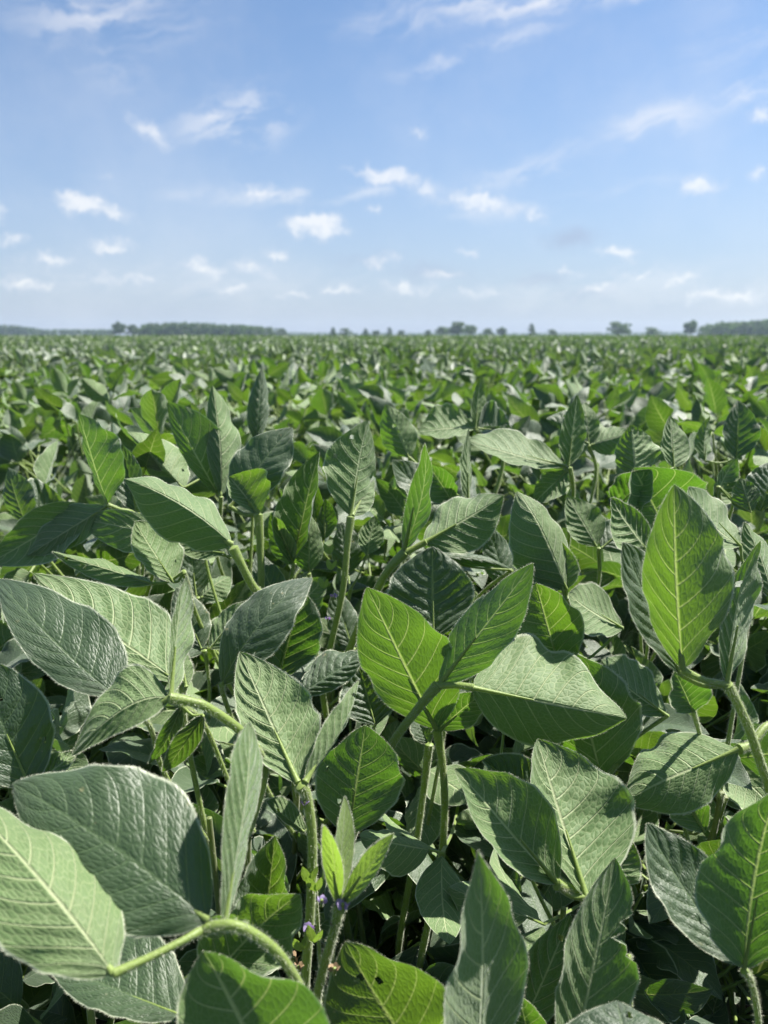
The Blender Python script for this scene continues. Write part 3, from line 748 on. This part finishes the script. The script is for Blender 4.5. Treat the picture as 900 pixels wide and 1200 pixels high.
def poisson(n_try, y0, y1, dmin, keep, margin=.15):
    g = np.random.default_rng(int(y0*100)+3); pts = []
    grid = {}
    for _ in range(n_try):
        y = math.sqrt(g.uniform(y0*y0, y1*y1)); x = g.uniform(-1, 1)*(y*.56+margin)
        if not keep(x, y): continue
        k = (int(x//dmin), int(y//dmin)); ok = True
        for i in (-1, 0, 1):
            for j in (-1, 0, 1):
                for q in grid.get((k[0]+i, k[1]+j), ()):
                    if (q[0]-x)**2+(q[1]-y)**2 < dmin*dmin: ok = False
        if ok: grid.setdefault(k, []).append((x, y)); pts.append((x, y))
    return pts

BANDS = [
 (1.02, 2.1, .235, [proto_full(11), proto_full(12), proto_full(13)],
  'soybean plant with overlapping leaves just behind the sharp front plants, starting to lose focus', 'soybean plants just behind the sharp front row'),
 (2.1, 4.2, .25, [proto_mid(21, 4, 9), proto_mid(22, 4, 9), proto_mid(23, 4, 9), proto_mid(24, 4, 9)],
  'out-of-focus soybean plant halfway up the field with leaves still told apart', 'softly blurred soybean plants of the middle field'),
 (4.2, 7.2, .29, [proto_mid(31, 3, 5, True), proto_mid(32, 3, 5, True), proto_mid(33, 3, 5, True), proto_mid(34, 3, 5, True)],
  'small blurred soybean plant in the upper field where leaves melt into speckles', 'blurred soybean plants of the upper field'),
]
PL = []
def understory():
    protos = [proto_full(61), proto_full(62)]; g = np.random.default_rng(66); used = set()
    for x, y in poisson(8000, .30, 1.06, .115, lambda x, y: True, margin=.2):
        k = int(g.integers(2))
        if k not in used: used.add(k); o = protos[k]
        else: o = copy_tree(protos[k])
        s = float(np.interp(y, [.2, .5, .65, .8, 1.1], [.42, .50, .61, .72, .80]))/.84*g.uniform(.8, 1.0)
        o.location = (x, y, -.01); o.rotation_euler = (0, 0, g.uniform(0, 2*PI)); o.scale = (1, 1, s)
        o['label'] = 'low soybean plant in deep shade underneath the sharp front leaves'; o['category'] = 'soybean plant'; o['group'] = 'shaded low soybean plants under the front leaves'
understory()
for y0, y1, dm, protos, lab, grp in BANDS:
    pts = poisson(6000, y0, y1, dm, lambda x, y: True, margin=.12)
    used = set(); g = np.random.default_rng(int(y0*10))
    for i, (x, y) in enumerate(pts):
        k = int(g.integers(len(protos)))
        if k not in used: used.add(k); o = protos[k]
        else: o = copy_tree(protos[k])
        o.location = (x, y, -.02); o.rotation_euler = (0, 0, g.uniform(0, 2*PI)); s = g.uniform(.93, 1.06); o.scale = (s, s, s*g.uniform(.97, 1.03))
        o['label'] = lab; o['category'] = 'soybean plant'; o['group'] = grp; PL.append((x, y))
    print('band', y0, len(pts))

# the rest of the crop: nobody could count it
def crop_mass():
    g = np.random.default_rng(99)
    # template leaves (three leaflets each) at two levels of detail
    def templates(n, nu, nv, seed):
        out = []
        for k in range(n):
            r = np.random.default_rng(seed+k); mb = MB(); az = r.uniform(0, 2*PI)
            merged_leaf(mb, np.zeros(3), np.zeros(3), r, .1, np.array([math.cos(az), math.sin(az), 0]), nu, nv, petiole=False)
            V = np.concatenate(mb.v); U = np.concatenate(mb.uv); F = np.concatenate([f for f, _ in mb.f]); out.append((V, U, F))
        return out
    mb = MB()
    def scatter(pts, z, size, T):
        k = g.integers(len(T), size=len(pts)); rot = g.uniform(0, 2*PI, len(pts))
        for j in range(len(T)):
            s = np.where(k == j)[0]
            if not len(s): continue
            V, U, F = T[j]; c, sn = np.cos(rot[s])[:, None], np.sin(rot[s])[:, None]
            sz = size[s][:, None]/.1
            X = (V[:, 0]*c-V[:, 1]*sn)*sz+pts[s, 0:1]; Y = (V[:, 0]*sn+V[:, 1]*c)*sz+pts[s, 1:2]; Z = V[:, 2]*sz+z[s][:, None]
            vv = np.stack([X, Y, Z], -1).reshape(-1, 3)
            ff = (F[None]+np.arange(len(s))[:, None, None]*len(V)).reshape(-1, 4)
            mb.add(vv, ff, np.tile(U, (len(s), 1)), 0)
    def ring(r0, r1, n, half):
        rr = np.sqrt(g.uniform(r0*r0, r1*r1, n)); a = g.uniform(-half, half, n)
        return np.stack([rr*np.sin(a), rr*np.cos(a)], 1)
    T1 = templates(24, 3, 5, 1000); T2 = templates(16, 1, 3, 2000)
    # beside and behind the camera, outside the picture
    p = ring(.25, 7.0, 15000, PI)
    out = ~((p[:, 1] > 0.1) & (np.abs(p[:, 0]) < p[:, 1]*.56+.10)) & (np.hypot(p[:, 0], p[:, 1]) > .42)
    p = p[out]; scatter(p, g.uniform(.45, .80, len(p)) - .14*np.exp(-(np.hypot(p[:, 0], p[:, 1])/.7)**2), g.uniform(.075, .11, len(p)), T1)
    p = ring(.3, 4.2, 5200, R(36)); zt = np.interp(p[:, 1], [.2, .5, .8, 1.1, 1.4], [.32, .38, .48, .57, .64])
    scatter(p, g.uniform(.25, 1, len(p))**.6*zt, g.uniform(.07, .11, len(p)), T1)
    p = ring(6.9, 14, 19000, R(44)); scatter(p, g.uniform(.66, .83, len(p)), g.uniform(.065, .095, len(p)), T1)
    p = ring(14, 40, 46000, R(40)); scatter(p, g.uniform(.70, .84, len(p)), g.uniform(.075, .11, len(p)), T2)
    p = ring(40, 130, 50000, R(38)); scatter(p, g.uniform(.74, .84, len(p)), g.uniform(.13, .24, len(p)), T2)
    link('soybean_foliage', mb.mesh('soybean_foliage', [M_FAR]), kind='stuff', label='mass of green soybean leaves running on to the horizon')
    # the closed top of the crop further out, a rolling sheet
    mb = MB(); rr = np.concatenate([np.linspace(7, 40, 60), np.geomspace(42, 880, 90)]); aa = np.linspace(-R(50), R(50), 160)
    RR, AA = np.meshgrid(rr, aa, indexing='ij'); h = .70+g.normal(0, .02, RR.shape)
    h = h + np.clip((RR-30)/60, 0, 1)*.10
    h[-1] = 0.0
    mb.add(np.stack([RR*np.sin(AA), RR*np.cos(AA), h], -1).reshape(-1, 3), grid_faces(len(rr), len(aa))[:, ::-1])
    link('crop_canopy', mb.mesh('crop_canopy', [M_CROP]), kind='stuff', label='closed green top of the soybean crop far out in the field')
crop_mass()

# ------------------------------------------------------------------ ground
mb = MB(); gx = np.linspace(-1500, 1500, 41); gy = np.linspace(-150, 1850, 41)
X, Y = np.meshgrid(gx, gy, indexing='ij')
mb.add(np.stack([X, Y, np.zeros_like(X)], -1).reshape(-1, 3), grid_faces(41, 41))
link('ground', mb.mesh('ground', [M_SOIL]), kind='structure')

# ------------------------------------------------------------------ far trees
def clumps(mb, c, rad, n, size, g, mat=0, flat=.0):
    d = g.normal(0, 1, (n, 3)); d /= np.linalg.norm(d, axis=1)[:, None]
    rr = g.uniform(.25, 1.0, (n, 1))**.5; p = c+d*rr*rad
    a = g.normal(0, 1, (n, 3)); a /= np.linalg.norm(a, axis=1)[:, None]; b = np.cross(a, g.normal(0, 1, (n, 3))); b /= np.linalg.norm(b, axis=1)[:, None]
    s = size*g.uniform(.5, 1.3, (n, 1))
    V = np.stack([p-a*s, p-b*s*.6, p+a*s, p+b*s*.6], 1).reshape(-1, 3)
    mb.add(V, np.arange(4*n).reshape(-1, 4), None, mat)

def tree(px, ytop, wpx, D, label, shape='round', seed=0, ybase=393, kind='broadleaf_tree', cat='tree', group=None):
    g = np.random.default_rng(seed); x = (px-450)/FPX*D; H = 1.0+(393-ytop)/FPX*D+.4; w = wpx/FPX*D/2
    root = link(kind, None, label=label, cat=cat, group=group, loc=(x, D, 0))
    mb = MB(); lean = g.normal(0, .03*H)
    tube(mb, [np.array([0, 0, -.2]), np.array([lean*.3, 0, H*.3]), np.array([lean, 0, H*.8])], [.03*H, .022*H, .006*H], 8, 0, n=3)
    for k in range(6):
        a = g.uniform(0, 2*PI); z = H*g.uniform(.3, .65)
        tube(mb, [np.array([lean*.5, 0, z]), np.array([math.cos(a)*w*.4, math.sin(a)*w*.4, z+H*.1]), np.array([math.cos(a)*w*.75, math.sin(a)*w*.75, z+H*.18])], [.01*H, .007*H, .003*H], 5, 0, n=2)
    link('trunk', mb.mesh('trunk', [M_BARK]), root)
    mb = MB()
    for k in range(26):
        if shape == 'round':
            a = g.uniform(0, 2*PI); q = math.sqrt(g.uniform(0, 1)); z = g.uniform(.22, .92)
            env = math.sqrt(max(.05, 1-((z-.5)/.52)**2)); c = np.array([math.cos(a)*q*w*.8*env, math.sin(a)*q*w*.8*env, z*H]); rr = np.array([w*.33, w*.33, H*.13])
        else:
            z = g.uniform(.12, .97); env = (1.04-z)**.7 if shape == 'cone' else 0.55+.45*math.sin(z*9+seed)
            a = g.uniform(0, 2*PI); q = math.sqrt(g.uniform(0, 1)); c = np.array([math.cos(a)*q*w*.75*env, math.sin(a)*q*w*.75*env, z*H]); rr = np.array([w*.3*env+.25, w*.3*env+.25, H*.08])
        clumps(mb, c, rr, 90, .065*H, g)
    link('crown', mb.mesh('crown', [M_TREE], False), root)

T_ = [(718,379,30,760,'lone dome-shaped tree standing by itself on the horizon at right','round'),
 (535,379,24,820,'widest tree of the small group on the horizon above the centre','round'),
 (548,382,20,825,'low bushy tree leaning on the right side of the widest central tree','round'),
 (518,384,20,830,'low bushy tree leaning on the left side of the widest central tree','round'),
 (569,386,14,850,'small round tree just right of the central tree group','round'),
 (584,384,12,860,'second small tree right of the central group, slightly taller','round'),
 (618,381,15,820,'narrow pointed tree alone between the central group and the dome-shaped tree','cone'),
 (642,387,12,860,'tiny low tree between the pointed tree and the dome-shaped tree','round'),
 (756,385,24,840,'loose wide tree right of the dome-shaped tree','round'),
 (799,377,16,780,'upright tree at the left end of the right-hand wood','round'),
 (392,385,12,860,'first thin tree right of the left-hand wood','cone'),
 (406,386,16,870,'low bushy tree beside the first thin tree right of the left-hand wood','round'),
 (429,386,11,880,'thin pointed tree left of the horizon middle','cone'),
 (441,388,10,890,'tiny bushy tree right of the thin pointed one','round'),
 (456,385,11,880,'thin upright tree near the horizon middle','cone'),
 (470,388,9,890,'very small tree between the thin upright tree and the central group','round'),
 (500,388,10,880,'small low tree left of the central tree group','round'),
 (333,386,14,900,'little round tree off the right end of the left-hand wood','round'),
 (148,379,17,840,'tall round tree at the left end of the left-hand wood','round'),
 (163,382,18,850,'second tree from the left end of the left-hand wood','round')]
for i, a in enumerate(T_): tree(*a[:4], a[4], a[5], seed=40+i, group='single trees along the horizon')

def wood(name, label, x0, x1, D, prof, seed, depth=40, dens=1.0):
    g = np.random.default_rng(seed); mb = MB(); xs = np.arange(x0, x1, 2.3/dens)
    for x in xs:
        h = np.interp(x, *zip(*prof))
        for q in range(3):
            Dq = D+g.uniform(0, depth); H = 1.0+(393-h)/FPX*D*g.uniform(.82, 1.04); X0 = (x-450)/FPX*Dq+g.normal(0, 2)
            w = g.uniform(2.5, 4.5)
            for k in range(5): clumps(mb, np.array([X0+g.normal(0, w*.4), Dq+g.normal(0, w*.4), H*(.15+.17*k)]), np.array([w*.75, w*.75, H*.17]), 16, .10*H, g)
    link(name, mb.mesh(name, [M_TREE], False), kind='stuff', label=label)
wood('woods', 'flat-topped wood reading as one dark blue-green band on the left horizon', 172, 322, 880, [(172,382),(180,379),(215,378),(260,380),(300,382),(322,384)], 3)
wood('woods', 'dark wood running out of the picture on the right horizon', 812, 985, 800, [(812,382),(830,378),(855,377),(880,376),(900,373),(985,372)], 4)
wood('treeline', 'thin faint line of far trees along the left horizon', -120, 140, 1350, [(-120,384),(0,382),(25,381),(60,386),(140,386)], 5)
wood('treeline', 'faint low line of far trees along the middle of the horizon', 325, 800, 1500, [(325,389),(420,390),(600,390),(800,389)], 6, dens=.7)

# ------------------------------------------------------------------ air
mb = MB(); x0, x1, y0, y1, z0, z1 = -1560, 1560, -160, 1900, -1, 32
V = [(x, y, z) for z in (z0, z1) for y in (y0, y1) for x in (x0, x1)]
mb.add(V, [(0, 2, 3, 1), (4, 5, 7, 6), (0, 1, 5, 4), (2, 6, 7, 3), (0, 4, 6, 2), (1, 3, 7, 5)])
m, t = new_mat('air')
pv = t.n('ShaderNodeVolumePrincipled'); pv.inputs['Color'].default_value = (0.62, 0.78, 1.0, 1); pv.inputs['Density'].default_value = 0.00014; pv.inputs['Anisotropy'].default_value = 0.25
o = t.n('ShaderNodeOutputMaterial'); t.link(pv.outputs[0], o.inputs['Volume'])
link('haze', mb.mesh('haze', [m], False), kind='stuff', label='thin blue summer haze over the field')

# ------------------------------------------------------------------ sky
w = bpy.data.worlds.new('World'); sc.world = w; w.use_nodes = True
t = NT(w.node_tree)
sky = t.n('ShaderNodeTexSky', sky_type='NISHITA'); sky.sun_disc = False; sky.sun_elevation = SUN_EL; sky.sun_rotation = SUN_AZ
sky.altitude = 200; sky.air_density = 1.0; sky.dust_density = 1.2; sky.ozone_density = 1.6
tc = t.n('ShaderNodeTexCoord').outputs['Generated']
sp = t.n('ShaderNodeSeparateXYZ'); t.link(tc, sp.inputs[0])
az = t.m('ARCTAN2', sp.outputs[0], sp.outputs[1]); el = t.m('ARCSINE', sp.outputs[2])
p0 = t.xyz(az, el, 0.0)
def warp(vec, scale, amp, detail, sx=1.0, sy=1.0):
    mp = t.n('ShaderNodeMapping'); mp.inputs['Scale'].default_value = (sx, sy, 1); t.link(vec, mp.inputs[0])
    n = t.noise(mp.outputs[0], scale, detail, 0.6)
    a = t.n('ShaderNodeVectorMath', operation='SUBTRACT'); t.link(n.outputs['Color'], a.inputs[0]); a.inputs[1].default_value = (.5, .5, .5)
    b = t.n('ShaderNodeVectorMath', operation='MULTIPLY_ADD'); t.link(a.outputs[0], b.inputs[0]); b.inputs[1].default_value = (amp, amp*.8, 0); t.link(vec, b.inputs[2])
    return b.outputs[0]
pc = warp(p0, 38, .05, 5.0); pw = warp(p0, 16, .05, 5.0)
def sky_pt(x, y):
    d = XR*((x-450)/FPX)+XU*((600-y)/FPX)+XF; d = unit(d); return math.atan2(d[0], d[1]), math.asin(d[2])
def blobs(vec, lst):
    acc = None
    for (x, y, wx, wy, rot, s) in lst:
        a, e = sky_pt(x, y)
        mp = t.n('ShaderNodeMapping', vector_type='TEXTURE'); mp.inputs['Location'].default_value = (a, e, 0); mp.inputs['Rotation'].default_value = (0, 0, R(rot))
        mp.inputs['Scale'].default_value = (wx*1.45/FPX, wy*1.45/FPX, 1); t.link(vec, mp.inputs[0])
        ln = t.n('ShaderNodeVectorMath', operation='LENGTH'); t.link(mp.outputs[0], ln.inputs[0])
        q = t.ramp(ln.outputs['Value'], 0.0, 1.0, s, 0.0)
        acc = q if acc is None else t.m('MAXIMUM', acc, q)
    return acc
CUM = [(95,240,38,13,-8,1.0),(128,248,28,10,-12,.85),(130,288,30,10,0,.8),(370,264,38,15,-4,1.25),(236,312,30,12,-10,.8),(292,314,30,11,-8,.7),(328,296,24,8,0,0.78),
       (455,208,50,11,-8,.95),(500,222,20,14,-20,.7),(565,238,58,12,-6,.8),(625,252,22,7,-15,0.58),(820,221,26,11,-6,.9),(727,296,28,9,-4,.95),(551,298,14,7,0,.75),
       (305,228,34,10,0,.75),(890,205,16,9,0,.7),(10,275,26,8,0,0.68),(0,247,10,8,0,.7),(436,243,9,7,0,0.68),(496,156,16,6,0,0.58),(125,325,24,9,0,0.58),(480,338,40,9,0,0.68),
       (30,330,40,12,0,0.73),(700,340,26,8,0,0.78),(850,348,70,12,0,0.78),(180,160,12,32,62,0.73),(890,135,18,10,0,0.78),(270,340,22,7,0,0.73),(445,305,30,7,0,0.68),(520,322,26,8,0,0.73),(400,338,30,7,0,0.73),(475,334,34,8,0,0.78),(160,328,26,7,0,0.68),(560,340,30,7,0,0.68),(660,318,16,6,0,0.68),(745,320,24,6,0,0.68),(800,330,30,7,0,0.68),(345,345,24,6,0,0.68),(60,305,30,7,0,0.68),(118,206,14,5,0,0.48)]
WIS = [(280,140,62,30,12,1.3),(130,22,95,30,6,.8),(560,60,80,11,14,1.0),(600,50,40,7,20,.8),(480,22,70,20,5,.7),(645,197,82,18,9,.85),(765,142,60,18,8,.7),(885,108,50,16,10,.9),
       (640,0,190,12,3,1.0),(135,80,34,24,-10,.5),(385,224,130,11,3,.95),(230,228,40,9,0,.4),(560,245,90,12,-8,.35),(750,215,80,6,8,.35),(720,335,260,26,0,.35),(200,330,240,24,0,.30),(880,20,70,60,30,.25)]
GREY = [(668,280,28,15,0,.9),(505,318,44,11,-6,.5),(635,327,30,8,0,.5),(690,345,40,9,0,.3),(430,303,46,7,0,.3)]
mp = t.n('ShaderNodeMapping'); mp.inputs['Scale'].default_value = (1, 3.2, 1); vr = t.n('ShaderNodeVectorRotate', rotation_type='Z_AXIS'); vr.inputs['Angle'].default_value = R(-13); t.link(pw, vr.inputs['Vector']); t.link(vr.outputs[0], mp.inputs[0])
nw = t.noise(mp.outputs[0], 9, 7.0, .62, .4).outputs[0]
nc = t.noise(pc, 60, 5.0, .6).outputs[0]
cum = t.ramp(t.m('ADD', blobs(pc, CUM), t.m('MULTIPLY', t.m('SUBTRACT', nc, .5), 1.15)), .10, 1.1)
wis = t.m('MULTIPLY', blobs(pw, WIS), t.ramp(nw, .40, .66))
veil = t.m('MULTIPLY', t.ramp(t.noise(pw, 3.2, 6.0, .6).outputs[0], .42, .75), .18)
gry = t.m('MULTIPLY', blobs(pc, GREY), .55)
base = t.mix(1.0, sky.outputs[0], (0.83, 0.955, 1.07), 'MULTIPLY')
lowh = t.ramp(el, 0.0, 0.38, 1.0, 0.0, 'LINEAR')
CL = 7.2
skyc = t.mix(t.m('MULTIPLY', t.m('POWER', lowh, 1.6), .75), base, (CL*.52, CL*.59, CL*.79))
skyc = t.mix(veil, skyc, (CL, CL, CL*1.02))
skyc = t.mix(t.m('MULTIPLY', wis, .72), skyc, (CL, CL, CL*1.02))
skyc = t.mix(gry, skyc, (CL*.42, CL*.49, CL*.66))
skyc = t.mix(t.m('MULTIPLY', cum, .70), skyc, t.mix(t.ramp(cum, .2, .8), (CL*.84, CL*.88, CL*.96), (CL*1.07, CL*1.06, CL*1.05)))
bg = t.n('ShaderNodeBackground'); bg.inputs[1].default_value = 0.052; t.link(skyc, bg.inputs[0])
o = t.n('ShaderNodeOutputWorld'); t.link(bg.outputs[0], o.inputs[0])

# ------------------------------------------------------------------ sun
sl = bpy.data.lights.new('sun', 'SUN'); sl.energy = 5.0; sl.angle = R(.53); sl.color = (1.0, .955, .875)
so = bpy.data.objects.new('sun', sl); C.objects.link(so); so.rotation_euler = Vector(SUN.tolist()).to_track_quat('Z', 'Y').to_euler(); so.location = (20, 20, 40)

sc.render.engine = 'CYCLES'
cy = sc.cycles; cy.max_bounces = 8; cy.diffuse_bounces = 2; cy.glossy_bounces = 2; cy.transmission_bounces = 5; cy.volume_bounces = 1; cy.transparent_max_bounces = 4
cy.use_denoising = True; cy.use_adaptive_sampling = True; cy.adaptive_threshold = 0.015; cy.caustics_reflective = False; cy.caustics_refractive = False; cy.sample_clamp_indirect = 6
sc.view_settings.view_transform = 'Standard'; sc.view_settings.look = 'None'; sc.view_settings.gamma = 1.0; sc.view_settings.exposure = 1.42; sc.view_settings.use_curve_mapping = False
